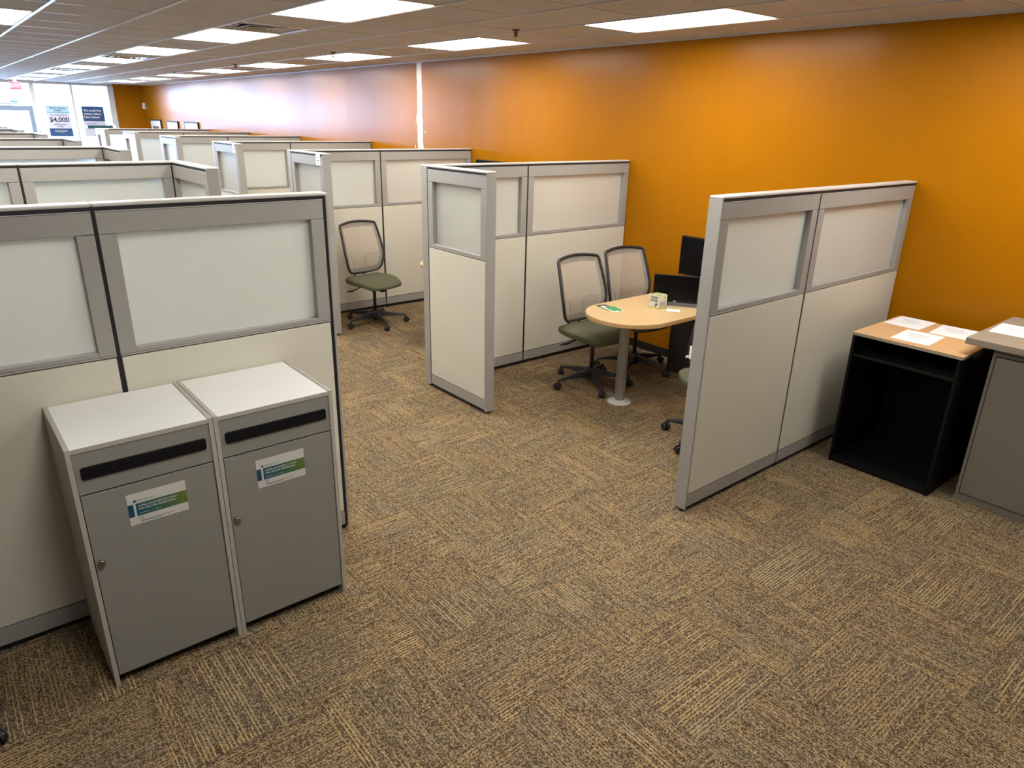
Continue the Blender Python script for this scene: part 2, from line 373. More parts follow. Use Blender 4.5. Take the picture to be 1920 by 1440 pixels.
mb = MB(); mb.box(4.49, XW, YB, YB+.12, -.1, HC+.1); mb.box(4.99, XW, YB-.012, YB, 0, HC); struct(mb.build('wall_back', M_orange))
struct(MB().box(XW-.012, XW, YF, YB-.012, 0, .075).build('baseboard_right', M_base, bevel=.003))
def patch():
    rnd = random.Random(4); mb = MB(); n = 46; L = []; Rr = []
    for k in range(n+1):
        z = .08+(HC-.095)*k/n
        a = 8.115+rnd.uniform(-.006, .006)+(-.03 if 0.3 < z < 1.9 and rnd.random() < .18 else 0)
        b = 8.228+rnd.uniform(-.006, .006)+(.035 if z < 2.15 and rnd.random() < .25 else 0)+(.01 if z < 2 else 0)
        L.append((mb.bm.verts.new((XW-.003, a, z)), mb.bm.verts.new((XW, a, z)))); Rr.append((mb.bm.verts.new((XW-.003, b, z)), mb.bm.verts.new((XW, b, z))))
    for k in range(n):
        mb.bm.faces.new((L[k][0], Rr[k][0], Rr[k+1][0], L[k+1][0]))
        mb.bm.faces.new((L[k][0], L[k+1][0], L[k+1][1], L[k][1])); mb.bm.faces.new((Rr[k][0], Rr[k][1], Rr[k+1][1], Rr[k+1][0]))
    for y, z, q in ((8.42, 1.98, .006), (8.30, 1.72, .012), (8.06, 1.90, .010), (8.29, 2.02, .007)):
        P = [(y+q*rnd.uniform(.5, 1.2)*math.cos(t), z+q*rnd.uniform(.6, 1.8)*math.sin(t)) for t in (0, .9, 1.8, 2.7, 3.6, 4.5, 5.4)]
        A = [mb.bm.verts.new((XW-.003, *p)) for p in P]; Bv = [mb.bm.verts.new((XW, *p)) for p in P]; mb.bm.faces.new(A)
        for k in range(7): mb.bm.faces.new((A[k], A[(k+1) % 7], Bv[(k+1) % 7], Bv[k]))
    struct(mb.build('trim_3', M_patch))
patch()
# storefront: posts, door and panes at the far end
struct(MB().box(XL, 4.49, YB, YB+.12, 2.665, HC+.1).build('trim_4', M_alu))
mb = MB()
for x, wd in ((4.42, .14), (3.53, .05), (2.68, .09), (1.72, .09), (.83, .05), (-.06, .05), (-.95, .05), (-1.84, .05), (-2.73, .05), (-3.62, .05), (-4.5, .05)): mb.box(x-wd/2, x+wd/2, YB-.03, YB+.09, 0, 2.665)
mb.box(1.765, 2.635, YB-.02, YB+.08, 2.16, 2.21)
mb.box(2.725, 4.36, YB-.02, YB+.08, 0, .12); mb.box(XL, 1.675, YB-.02, YB+.08, 0, .12)
struct(mb.build('trim_5', M_alu, bevel=.004))
edges = [(2.72, 3.505), (3.555, 4.35), (.855, 1.675), (-.035, .805), (-.925, -.085), (-1.815, -.975), (-2.705, -1.865), (-3.595, -2.755)]
for k, (a, b) in enumerate(edges): struct(MB().box(a, b, YB+.03, YB+.036, .12, 2.665).build('window_%d' % (k+1), M_glass))
struct(MB().box(1.765, 2.635, YB+.03, YB+.036, 2.21, 2.665).build('window_9', M_glass))
door = struct(bpy.data.objects.new('door_1', None)); C.objects.link(door); door.location = (2.2, YB+.02, 0)
mb = MB()
mb.box(-.43, -.33, -.022, .022, .01, 2.15); mb.box(.33, .43, -.022, .022, .01, 2.15); mb.box(-.33, .33, -.022, .022, 2.03, 2.15); mb.box(-.33, .33, -.022, .022, .01, .22)
MB.build(mb, 'door_frame', M_door, door, bevel=.004)
MB().box(-.33, .33, -.003, .003, .22, 2.03).build('door_glass', M_glass, door)
MB().cyl((-.32, -.05, 1.05), (.32, -.05, 1.05), .014).box(-.32, -.29, -.05, -.02, 1.03, 1.07).box(.29, .32, -.05, -.02, 1.03, 1.07).build('push_bar', M_steel, door)
struct(MB().box(-40, 45, YB+.12, 90, -.14, -.08).build('ground', M_pavement))

# ------------------------------------------------------------------ ceiling lamps, vents, sprinklers
ORD = ['nearest', 'second', 'third', 'fourth', 'fifth', 'sixth', 'seventh', 'farthest']
def lamp(x, i, row, k, label=None):
    y0, y1 = YL[i], YL[i+2]
    o = thing('ceiling_light', {'wall row': 'recessed fluorescent ceiling panel in the row along the orange wall, %s from the camera',
                               'middle row': 'recessed fluorescent ceiling panel in the middle row with vents, %s from the camera',
                               'left row': 'recessed fluorescent ceiling panel in the leftmost row, %s from the camera'}[row] % ORD[k] if not label else label, 'ceiling light', (x+.305, (y0+y1)/2, HC), 0, 'fluorescent ceiling panels')
    h = (y1-y0)/2
    mb = MB(); a, b = .294, h-.004
    mb.box(-a, a, -b, -b+.016, -.004, .02); mb.box(-a, a, b-.016, b, -.004, .02); mb.box(-a, -a+.012, -b, b, -.004, .02); mb.box(a-.012, a, -b, b, -.004, .02)
    mb.box(-a, a, -b, b, .06, .07); mb.box(-a, -a+.004, -b, b, .02, .06); mb.box(a-.004, a, -b, b, .02, .06); mb.box(-a, a, -b, -b+.004, .02, .06); mb.box(-a, a, b-.004, b, .02, .06)
    mb.build('frame', M_lampframe, o)
    MB().box(-a+.010, a-.010, -b+.014, b-.014, -.001, .012).build('diffuser', M_lamp, o)
cnt = {}
for x, i, row in LIGHTS:
    k = cnt.get(row, 0); cnt[row] = k+1; lamp(x, i, row, k)
for (x, i, row), l in zip(ADDED_LAMPS, ('out of frame overhead in the wall row', 'out of frame just above the photo in the middle row', 'out of frame above the shredding bins')):
    lamp(x, i, row, 0, 'added fill-light ceiling panel '+l)
def vent(x, i, label):
    y0, y1 = YL[i], YL[i+1]; o = thing('ceiling_vent', label, 'ceiling vent', (x+.305, (y0+y1)/2, HC), 0, 'square ceiling vents'); h = (y1-y0)/2-.006; a = .293
    mb = MB()
    mb.box(-a, a, -h, -h+.035, -.003, .006); mb.box(-a, a, h-.035, h, -.003, .006); mb.box(-a, -a+.035, -h, h, -.003, .006); mb.box(a-.035, a, -h, h, -.003, .006)
    mb.build('frame', M_ventmetal, o)
    mb = MB(); mb.box(-a, a, -h, h, .12, .125); mb.box(-a, -a+.003, -h, h, .006, .12); mb.box(a-.003, a, -h, h, .006, .12); mb.box(-a, a, -h, -h+.003, .006, .12); mb.box(-a, a, h-.003, h, .006, .12)
    mb.build('housing', M_ventdark, o)
    for q in (1, 2, 3):   # nested square blades flaring downward
        ro, ri = 1-.26*q+.06, 1-.26*q-.10
        mb = MB(); lo = [(-a*ro, -h*ro), (a*ro, -h*ro), (a*ro, h*ro), (-a*ro, h*ro)]; hi = [(p*ri/ro, s*ri/ro) for p, s in lo]
        A = [mb.bm.verts.new((p, s, -.002)) for p, s in lo]; Bv = [mb.bm.verts.new((p, s, .05)) for p, s in hi]
        for e in range(4): mb.bm.faces.new((A[e], A[(e+1) % 4], Bv[(e+1) % 4], Bv[e]))
        if q == 3: mb.bm.faces.new(Bv)
        ob = mb.build('blade', M_ventmetal, o); sm = ob.modifiers.new('solid', 'SOLIDIFY'); sm.thickness = .003
VL = ['square metal ceiling vent nearest the camera, against a light panel', 'second square metal ceiling vent from the camera in the middle row', 'farthest square metal ceiling vent of the middle row', 'square ceiling vent close to the orange wall, near the far window']
for (x, i), l in zip(VENTS, VL): vent(x, i, l)
def sprinkler(y, label):
    o = thing('sprinkler_head', label, 'sprinkler', (3.86, y, HC), 0, 'ceiling sprinklers')
    MB().lathe([(.034, 0), (.034, -.003), (.02, -.01)]).build('escutcheon', M_brass, o)
    MB().tube([(-.012, 0, -.008), (-.016, 0, -.03), (-.004, 0, -.05)], .0035, 8).tube([(.012, 0, -.008), (.016, 0, -.03), (.004, 0, -.05)], .0035, 8).cyl((0, 0, -.01), (0, 0, -.05), .005).build('frame', M_brass, o)
    MB().cyl((0, 0, -.05), (0, 0, -.053), .022).build('deflector', M_brass, o)
for y, l in ((4.69, 'dark sprinkler head nearest the camera, by the wall-side light row'), (7.86, 'second dark sprinkler head from the camera'), (10.95, 'third dark sprinkler head from the camera'), (14.0, 'fourth dark sprinkler head from the camera, tiny in the distance')): sprinkler(y, l)

# ------------------------------------------------------------------ cubicle partitions
T = .0775; ZT = 1.732
def panel(label, x, y, rz, L, post0=False, post1=False, group='cubicle partition panels', nametag=None, gap0=True, gap1=True, stile=.073, gapend=False):
    """A panel running along local +X from 0 to L, centred on local y = 0."""
    o = thing('cubicle_divider', label, 'partition', (x, y, 0), rz, group); h = T/2; g = .007; end = .026 if gapend else .012
    a = .012 if post0 else (g if gap0 else 0); b = L-(end if post1 else (g if gap1 else 0))
    mb = MB(); c = .006
    mb.box(0 if not post0 else .002, L if not post1 else L-.002, -h+c, h-c, .05, 1.16)
    mb.box(0 if not post0 else .002, stile*.5, -h+c, h-c, 1.16, ZT); mb.box(L-stile*.5, L if not post1 else L-.002, -h+c, h-c, 1.16, ZT); mb.box(stile*.5, L-stile*.5, -h+c, h-c, 1.66, ZT)
    mb.box(.01, L-.01, -h+.014, h-.014, .010, .05)  # black strip stands in for the shade in the floor gap
    mb.build('core_and_gap_shade', M_core, o)
    mb = MB(); mb.box(a, b, -h, h, 1.632, 1.7125); mb.build('top_rail', M_rail, o, bevel=.0025)
    for s, e in ((a, a+stile-.012), (b-stile+.012, b)): MB().box(s, e, -h, h, 1.158, 1.6305).build('stile', M_rail, o, bevel=.002)
    MB().box(a+stile-.012, b-stile+.012, -h, h, 1.158, 1.176).box(a, b, -h-.002, h+.002, 1.150, 1.157).build('sill', M_rail, o, bevel=.0015)
    MB().box(a+stile-.016, b-stile+.016, -.004, .004, 1.174, 1.634).build('glass_pane', M_frost, o)
    for s in (-1, 1): MB().box(a+.003, b-.003, min(s*(h-.012), s*(h+.001)), max(s*(h-.012), s*(h+.001)), .117, 1.1455).build('fabric_panel', M_cream, o, bevel=.003)
    MB().box(a, b, -h, h, .034, .112).build('base_cover', M_rail, o, bevel=.002)
    MB().box(0, L, -h-.0015, h+.0015, ZT, ZT+.014).build('top_cap', M_cap, o, bevel=.006, seg=3)
    MB().box(a, b, -h-.0005, h+.0005, 1.7145, 1.7175).build('highlight_strip', M_cap, o)  # pale strip painted in as the highlight line along the rail
    for p, s in ((post0, 0), (post1, L-.012)):
        if p: MB().box(s, s+.012, -h, h, .018, ZT).build('end_post', M_rail, o, bevel=.002)
    for p in (.03, L-.03): MB().lathe([(.022, 0), (.024, .004), (.024, .008), (.010, .012), (.010, .055)], 14, (p, 0)).build('foot', M_black, o)
    if nametag is not None:
        f = -h
        n = MB().box(nametag-.045, nametag+.045, f-.003, f, 1.635, 1.745).box(nametag-.045, nametag+.045, f-.003, h-.01, 1.7455, 1.748).build('name_tag', M_white, o)
        mb = MB()
        for a0, b0, z0, z1 in ((-.008, .012, 1.705, 1.712), (-.020, .022, 1.674, 1.682), (-.012, .008, 1.650, 1.655)): mb.box(nametag+a0, nametag+b0, f-.0036, f-.003, z0, z1)
        mb.build('print', M_dark_ink, n)
    return o
NTH = {1: 'nearest', 2: 'second', 3: 'third', 4: 'fourth', 5: 'fifth', 6: 'sixth', 7: 'seventh'}
PR = [(1, 2.033, 2.985, 3.925, None), (2, 4.646, 2.934, 3.925, 3.830), (3, 7.132, 2.9365, 3.945, 6.324), (4, 9.568, 2.974, 3.962, 8.695), (5, 12.001, 2.974, 3.957, 11.16), (6, 14.383, 2.978, 3.962, 13.54), (7, 16.726, 2.978, 3.974, 15.90)]
def where_r(k): return 'by the orange wall, %s divider from the camera' % NTH[k] if k > 1 else 'by the orange wall, nearest divider, beside the black shelf unit'
for k, y, x0, j, yn in PR:
    yc = y+T/2 if k == 1 else y-T/2
    panel('narrow frosted-glass partition, aisle half of the %s divider on the orange wall side' % NTH[k], x0, yc, 0, j-x0, post0=True, gap0=False)
    panel('wide frosted-glass partition touching the orange wall, %s divider from the camera' % NTH[k], j, yc, 0, XW-.004-j, gap1=True)
    if yn: panel('short wing partition facing the aisle at the end of the %s orange-side divider' % NTH[k], x0+T/2, y-T-.004, R(-90), y-T-.004-yn, post1=True, nametag=(y-T-yn-.10) if k in (3, 4) else None)
PLF = [(1, 3.0376, .483, 1.407, None), (2, 5.540, .515, 1.427, 4.786), (3, 8.066, .53, 1.470, 7.349), (4, 10.45, .55, 1.49, 9.72), (5, 12.95, .55, 1.49, 12.2), (6, 15.4, .55, 1.49, 14.65), (7, 17.85, .55, 1.49, 17.1)]
for k, y, j, x1, yn in PLF:
    yc = y+T/2
    panel('frosted-glass partition cut by the left photo edge, %s divider of the left row' % NTH[k], j-.923, yc, 0, .923)
    panel('frosted-glass partition %s, %s divider of the left row' % ('behind the shredding bins' if k == 1 else 'at the aisle end', NTH[k]), j, yc, 0, x1+(.014 if k == 1 else 0)-j, post1=(k == 1), gapend=(k == 1))
    if yn: panel('short wing partition at the aisle end of the %s left-row divider' % NTH[k], x1+T/2+.004, y+T, R(-90), y+T-yn, post1=True)

# ------------------------------------------------------------------ shredding bins
def sticker(parent, x, z, y):
    W, H = .2, .124
    st = MB().box(x, x+W, y-.0008, y, z-H, z).build('label_sticker', M_stick, parent)
    e = y-.0008
    MB().box(x, x+.018, e-.0003, e, z-H*.735, z-H*.33).build('blue_block', M_stickblue, st)
    MB().box(x+.026, x+W, e-.0003, e, z-H*.735, z-H*.33).build('green_band', M_band, st)
    rot = (R(90), 0, 0); f = e-.0005
    text_mesh('lettering', 'PAPER DOCUMENTS ONLY', .0099, M_stick, st, (x+.034, f, z-.0560), rot, bold=.00025, spacing=1.12)
    text_mesh('lettering', 'FOR SECURE SHREDDING', .0099, M_stick, st, (x+.034, f, z-.0680), rot, bold=.00025, spacing=1.12)
    text_mesh('phone_line', '800 899 IRON  |  ironmountain.com', .0052, M_stick, st, (x+.034, f, z-.0835), rot)
    text_mesh('logo_lettering', 'IRON MOUNTAIN', .0072, M_dark_ink, st, (x+.033, e-.0003, z-.033), rot)
    MB().prism([(x+.018, z-.034), (x+.031, z-.034), (x+.0245, z-.0225)], e-.0004, e, 'y').build('logo_triangle', M_dark_ink, st)
    mb = MB(); c = Vector((x+.038, e-.0002, z-.101))
    for k in range(3):
        t0 = math.pi/2+k*2*math.pi/3
        P = [c+Vector((math.cos(t0+q)*.0062, 0, math.sin(t0+q)*.0062)) for q in (.2, .9, 1.6)]
        mb.tube(P, [.0009, .0009, .0016], 6)
    mb.build('recycling_mark', M_dark_ink, st)
    mb = MB()
    mb.box(x+.034, x+.150, e-.0003, e, z-.1135, z-.1120); mb.box(x+.034, x+.105, e-.0003, e, z-.1170, z-.1155); mb.build('fine_print', M_dark_ink, st)
def bin_(label, x0, x1):
    o = thing('shredding_bin', label, 'bin', ((x0+x1)/2, 2.557, 0)); w = (x1-x0)/2-.0008; D = .474; H = 1.004; t = .0165
    for s in (-1, 1): MB().box(min(s*w, s*(w-t)), max(s*w, s*(w-t)), 0, D, 0, H).build('side_panel', M_binedge, o, bevel=.0015)
    tp = MB().box(-w+t, w-t, .003, D-.002, H-.02, H-.003).build('top', M_bintop, o, bevel=.001)
    MB().box(-w+t, w-t, .001, .003, H-.02, H-.0035).build('top_edge', M_binedge, tp)
    MB().box(-w+t+.001, w-t-.001, .004, .020, .826, H-.021).build('slot_panel', M_binfront, o, bevel=.0012)
    MB().box(-w+t, w-t, D-.02, D-.006, .04, H-.021).build('back_panel', M_binfront, o)
    MB().box(-w+t, w-t, .045, .06, .012, .04).build('plinth', M_base, o)
    MB().box(-w+t, w-t, .03, D-.02, .04, .055).build('bottom', M_binfront, o)
    d = MB().box(-w+t+.003, w-t-.003, .003, .019, .048, .8205).build('door', M_binfront, o, bevel=.0012)
    MB().box(-w+t, w-t, .022, .024, .04, .83).build('shadow_gap', M_core, o)
    # slot flap: rounded black frame with a sunk flap
    poly = []; a, z0, z1, r = w-t-.018, .884, .929, .009
    for cx, cz, t0 in ((a-r, z1-r, 0), (-a+r, z1-r, 90), (-a+r, z0+r, 180), (a-r, z0+r, 270)):
        for q in range(0, 91, 18): poly.append((cx+r*math.cos(R(t0+q)), cz+r*math.sin(R(t0+q))))
    sf = MB().prism(poly, -.004, .004, 'y').build('slot', M_slot, o, bevel=.002)
    MB().box(-a+.010, a-.010, -.0052, -.003, z0+.009, z1-.009).build('slot_flap', M_slot, sf)
    lk = MB().cyl((-w+.038, -.009, .547), (-w+.038, .004, .547), .0125, .0135).build('lock', M_lock, d)
    MB().box(-w+.0375, -w+.0385, -.0094, -.0088, .541, .553).build('keyhole', M_core, o)
    sticker(o, -w+.153 if x0 < .5 else -w+.137, .781 if x0 < .5 else .778, .003)
    return o
bin_('grey secure shredding bin on the left, its green sticker lower in the photo', .1917, .6746)
bin_('grey secure shredding bin on the right, next to the aisle', .6746, 1.1565)

# ------------------------------------------------------------------ black shelf unit, taupe cabinet, papers
o = thing('shelf_unit', 'open black shelf unit with a tan board top against the orange wall', 'shelf unit', (4.3097, 1.569, 0))
D = .655; hw = .309; H = .866
for s in (-1, 1): MB().box(.004, D, min(s*hw, s*(hw-.018)), max(s*hw, s*(hw-.018)), 0, H).build('side_panel', M_blkboard, o, bevel=.001)
MB().box(.006, D-.01, -hw+.018, hw-.018, .012, .03).build('bottom_shelf', M_blkshelf, o, bevel=.001)
MB().box(.012, D-.01, -hw+.018, hw-.018, .730, .748).build('shelf', M_blkshelf, o, bevel=.001)
MB().box(D-.01, D, -hw+.018, hw-.018, .012, H).build('back_panel', M_blkboard, o)
t = MB().box(0, D+.005, -hw-.006, hw+.003, H, H+.019).build('top_board', M_ply, o, bevel=.001)
MB().box(-.0012, 0, -hw-.006, hw+.003, H+.0005, H+.0185).box(0, D+.005, -hw-.0072, -hw-.006, H+.0005, H+.0185).build('board_edge', M_plyedge, t)
MB().box(.19, .30, -hw-.004, -hw, .835, .866).build('metal_bracket', M_steel, o)
o = thing('storage_cabinet', 'taupe metal cabinet with overhanging top at the right photo edge', 'cabinet', (4.43, 1.152, 0))
CW, CD = .92, .70
MB().box(0, CD, -CW, 0, .0, .944).build('body', M_gcab, o, bevel=.002)
d = MB().box(-.006, 0, -CW+.022, -.022, .05, .897).build('door', M_gcab, o, bevel=.0015)
MB().box(-.0035, 0, -CW+.017, -.017, .045, .902).build('door_gap', M_core, o)
MB().box(-.0015, 0, -CW, 0, .921, .9235).build('seam', M_core, o)
MB().cyl((-.03, -CW+.10, .55), (-.006, -CW+.10, .55), .009).box(-.036, -.03, -CW+.085, -CW+.115, .49, .61).build('handle', M_steel, d, bevel=.002)
MB().box(-.06, CD+.01, -CW-.03, .132, .948, .985).build('top', M_gtop, o, bevel=.002)
MB().box(.02, CD-.02, -CW+.02, -.02, .944, .948).build('spacer', M_core, o)
def sheet(label, c, ang, z):
    """A letter sheet lying flat, its top towards local +X, lines of print running along local Y."""
    o = MB().box(-.14, .14, -.108, .108, 0, .0008).build('paper_sheet', M_paper); o.location = (*c, z); o.rotation_euler = (0, 0, ang); tag(o, label, 'paper', 'printed sheets on the furniture tops')
    mb = MB()
    for x, y, w_ in ((.062, .02, .12), (.048, .01, .10), (.012, -.005, .13), (-.004, 0, .10), (-.04, .0, .08)):
        mb.box(x-.0028, x+.0028, y-w_/2, y+w_/2, .0008, .0011)
    mb.build('printed_lines', M_ink, o)
    return o
ZS = H = .885
sheet('white printed sheet on the tan board, at its wall-side corner by the partition', (4.833, 1.757), R(0), ZS)
sheet('white printed sheet at the front edge of the tan board top', (4.516, 1.581), R(3), ZS)
sheet('white printed sheet on the tan board, partly behind the taupe cabinet top', (4.832, 1.487), R(4), ZS)
sheet('white printed sheet on the taupe cabinet top at the right photo edge', (4.762, 1.155), R(3), .985)

# ------------------------------------------------------------------ tables with round end
def table(label, cx, cy):
    o = thing('peninsula_table', label, 'table', (cx, cy, 0)); r = .335; L = XW-.006-cx; Z0, Z1 = .709, .74
    poly = [(L, -r), (L, r)]+[(r*math.cos(R(a)), r*math.sin(R(a))) for a in range(90, 271, 6)]
    t = MB().prism(poly, Z0+.003, Z1).build('tabletop', M_maple, o, bevel=.003)
    inn = [(L, -r-.0015), (L, r+.0015)]+[((r+.0015)*math.cos(R(a)), (r+.0015)*math.sin(R(a))) for a in range(90, 271, 6)]
    MB().prism(inn, Z0, Z1-.003).build('edge_band', M_mapleedge, t, bevel=.002)
    MB().lathe([(.040, .012), (.040, Z0-.012), (.075, Z0-.008), (.075, Z0)], 32, (.02, .06)).build('column', M_column, o)
    MB().lathe([(.098, 0), (.098, .006), (.085, .012), (.048, .017), (.044, .024)], 36, (.02, .06)).build('foot_plate', M_column, o)
    MB().box(L-.30, L-.275, -r+.01, r-.005, 0, Z0-.001).build('end_panel', M_pedestal, o, bevel=.002)
    MB().box(L-.275, L-.03, -r+.02, -r+.04, .2, Z0-.001).build('side_brace', M_pedestal, o)
    return o
table('maple table with round end holding a boxed item, in the nearest cubicle', 3.93, 3.355)
table('maple table whose round tip peeks past the wing partition, second cubicle', 3.94, 5.67)

# ------------------------------------------------------------------ task chairs
def bpt(u, v):
    """Backrest surface: u -1..1 across, v 0..1 from bottom to top; front of the chair is local -Y."""
    hw = .205+.045*math.sin(min(1, v/.42)*math.pi/2) if v < .42 else .25-.022*((v-.42)/.58)**1.2
    z = .548+.478*v
    y = .165+.055*(1-math.cos(v*3.0))/2*0 + .20*max(0, v-.30)**1.25*.75 + .05*max(0, .30-v)**1.2
    y -= .055*(u*u)*(1-.25*v)
    z += .022*(1-u*u)*(v**8) - .025*(1-u*u)*((1-v)**8)
    return Vector((u*hw, y, z))
def outline(s=1.0, n=8, dv=0.0):
    P = []
    def P_(u, v): return bpt(u*s, .5+(v-.5)*(s-dv))
    rr = .22
    for k in range(13): u = -1+rr+(2-2*rr)*k/12; P.append(P_(u, 0))
    for k in range(1, n): a = k/n*math.pi/2; P.append(P_(1-rr+rr*math.sin(a), (1-math.cos(a))*rr*.42))
    for k in range(16): P.append(P_(1, rr*.42+(.955-rr*.42)*k/15))
    for k in range(1, 5): a = k/5*math.pi/2; P.append(P_(1-.06+.06*math.cos(a), .955+.045*math.sin(a)))
    for k in range(13): u = .94-1.88*k/12; P.append(P_(u, 1))
    for k in range(1, 5): a = k/5*math.pi/2; P.append(P_(-(1-.06+.06*math.sin(a)), .955+.045*math.cos(a)))
    for k in range(16): P.append(P_(-1, .955-(.955-rr*.42)*k/15))
    for k in range(1, n): a = k/n*math.pi/2; P.append(P_(-(1-rr+rr*math.cos(a)), (1-math.sin(a))*rr*.42))
    return P
def chair_proto(label):
    o = thing('task_chair', label, 'chair', group='mesh-back task chairs')
    # star base
    hub = MB().lathe([(.028, .05), (.034, .06), (.045, .085), (.05, .125), (.036, .15)], 24).build('hub', M_black, o)
    for k in range(5):
        a = R(72*k); d = Vector((math.cos(a), math.sin(a), 0)); n = Vector((-d.y, d.x, 0))
        mb = MB(); rings = []
        for t, w_, zt, zb in ((.03, .030, .135, .075), (.12, .027, .125, .080), (.22, .020, .105, .078), (.30, .015, .090, .072), (.325, .012, .086, .073)):
            c = d*t; rings.append([mb.bm.verts.new(c+n*w_+Vector((0, 0, zb))), mb.bm.verts.new(c-n*w_+Vector((0, 0, zb))), mb.bm.verts.new(c-n*w_*.6+Vector((0, 0, zt))), mb.bm.verts.new(c+n*w_*.6+Vector((0, 0, zt)))])
        for A, Bv in zip(rings, rings[1:]):
            for e in range(4): mb.bm.faces.new((A[e], A[(e+1) % 4], Bv[(e+1) % 4], Bv[e]))
        mb.bm.faces.new(rings[0]); mb.bm.faces.new(rings[-1][::-1])
        arm = mb.build('base_leg', M_black, o, bevel=.004)
        mb = MB(); c = d*.318
        mb.cyl(c+Vector((0, 0, .05)), c+Vector((0, 0, .085)), .009, n=10)
        wc = c+d*.008; ax = (n*.8+d*.6).normalized()
        for s in (-1, 1): mb.cyl(wc+ax*s*.007+Vector((0, 0, .027)), wc+ax*s*.024+Vector((0, 0, .027)), .027, .025, n=20)
        hood = []; up = Vector((0, 0, 1)); fw = ax.cross(up)
        for q in range(0, 181, 20): hood.append(wc+Vector((0, 0, .029))+(fw*math.cos(R(q))+up*math.sin(R(q)))*.030)
        mb.tube(hood, .006, 6)
        mb.build('caster', M_black, arm)
    MB().cyl((0, 0, .045), (0, 0, .12), .024).cyl((0, 0, .12), (0, 0, .41), .0165).build('gas_column', M_black, o)
    MB().box(-.07, .07, -.10, .13, .40, .425).prism([(-.06, .13), (.06, .13), (.055, .20), (-.055, .20)], .402, .420).build('mechanism', M_black, o, bevel=.006)
    MB().cyl((.085, -.03, .415), (.085, -.03, .335), .029, .031).build('tension_knob', M_black, o)
    MB().tube([(-.07, .03, .41), (-.15, .05, .402), (-.19, .065, .385), (-.225, .08, .372), (-.25, .085, .376), (-.285, .09, .368)], [.006, .006, .006, .010, .012, .005], 8, flat=1).build('lever', M_black, o)
    # seat cushion
    mb = MB(); NU, NV = 22, 22; top = []; bot = []
    def shape(u, v):
        a, b = u*.5, v*.5      # superellipse-ish outline
        w_ = .252*(1-.06*max(0, -v)); x = u*w_; y = v*.248
        return x*math.sqrt(1-.30*v*v), y*math.sqrt(1-.30*u*u)
    for a in range(NU+1):
        for b in range(NV+1):
            u = -1+2*a/NU; v = -1+2*b/NV; x, y = shape(u, v); e = max(abs(u), abs(v))
            fall = .055*max(0, -v-.15)**1.7
            z = .508-.012*(1-u*u)*(1-v*v)*.8-.034*(max(0, e-.55)/.45)**2-fall+.010*abs(u)**2
            zb = .412+.030*(max(0, e-.55)/.45)**2-fall*.75
            top.append(mb.bm.verts.new((x, y-.005, z))); bot.append(mb.bm.verts.new((x*.985, (y)*.985-.005, zb)))
    W1 = NV+1
    for a in range(NU):
        for b in range(NV):
            i = a*W1+b; mb.bm.faces.new((top[i], top[i+W1], top[i+W1+1], top[i+1])); mb.bm.faces.new((bot[i], bot[i+1], bot[i+W1+1], bot[i+W1]))
    ring = [a*W1 for a in range(NU+1)]+[NU*W1+b for b in range(1, NV+1)]+[a*W1+NV for a in range(NU-1, -1, -1)]+[b for b in range(NV-1, 0, -1)]
    for p, q in zip(ring, ring[1:]+ring[:1]): mb.bm.faces.new((top[p], top[q], bot[q], bot[p]))
    seat = mb.build('seat', M_olive, o, bevel=.008, smooth=True)
    # back
    back = MB().tube(outline(), .0125, 10, closed=True, flat=1.0).build('back_frame', M_blackfrm, o)
    def netsheet(s0, s1, name, mt, par):
        mb = MB(); A = [mb.bm.verts.new(p) for p in s0]; Bv = [mb.bm.verts.new(p) for p in s1]
        n = len(A)
        for k in range(n): mb.bm.faces.new((A[k], A[(k+1) % n], Bv[(k+1) % n], Bv[k]))
        ob = mb.build(name, mt, par, smooth=True); return ob
    netsheet(outline(.985), outline(.82, dv=.0), 'net_hem', M_hem, back)
    mb = MB(); G = [[mb.bm.verts.new(bpt(-.87+1.74*a/16, .072+.856*b/20)) for b in range(21)] for a in range(17)]
    for a in range(16):
        for b in range(20): mb.bm.faces.new((G[a][b], G[a+1][b], G[a+1][b+1], G[a][b+1]))
    mb.build('back_net', M_net, o, smooth=True)
    for s in (-1, 1): MB().cyl(bpt(s, .24)+Vector((s*.006, .008, 0)), bpt(s, .24)+Vector((s*.030, .014, 0)), .010, .008, 12).build('lumbar_knob', M_column, back)
    for s in (-1, 1):
        MB().tube([(s*.055, .15, .41), (s*.06, .21, .42), (s*.062, .235, .47), (s*.062, .225, .545), (s*.064, .215, .575)], .009, 8).build('back_upright', M_black, o)
        MB().tube([(s*.075, .205, .575), (s*.072, .215, .64), (s*.085, .22, .675), (s*.13, .20, .70), bpt(s*.72, .34)+Vector((0, .014, 0)), bpt(s*.95, .37)+Vector((0, .012, 0))], .008, 8).build('lumbar_arc', M_arc, o)
    return o
c0 = chair_proto('mesh-back task chair with olive seat at the near side end of the maple table')
def place(o, label, x, y, rz, base=None):
    o['label'] = label; o.location = (x, y, 0); o.rotation_euler = (0, 0, rz)
    if base is not None:     # turn the star base under the seat
        for ch in o.children:
            if ch.name.startswith('base_leg') or ch.name.startswith('hub'): ch.rotation_euler = (0, 0, base-rz)
    return o
copies = [copy_tree(c0) for _ in range(4)]
place(c0, 'mesh-back task chair with olive seat nearest the round end of the maple table', 4.05, 3.835, R(0), R(25))
place(copies[0], 'mesh-back task chair tucked at the maple table, beside the orange wall', 4.65, 3.89, R(-3), R(-8))
place(copies[1], 'mesh-back task chair standing alone in the cubicle behind the wing partition', 3.505, 6.52, R(11), R(-26))
place(copies[2], 'task chair mostly hidden behind the nearest partition, seat edge and casters showing', 3.905, 2.53, R(143), R(34))
MB().box(-.004, .004, -.02, .012, .62, .70).build('paper_tag', M_white, copies[2]).location = (.262, .19, .05)
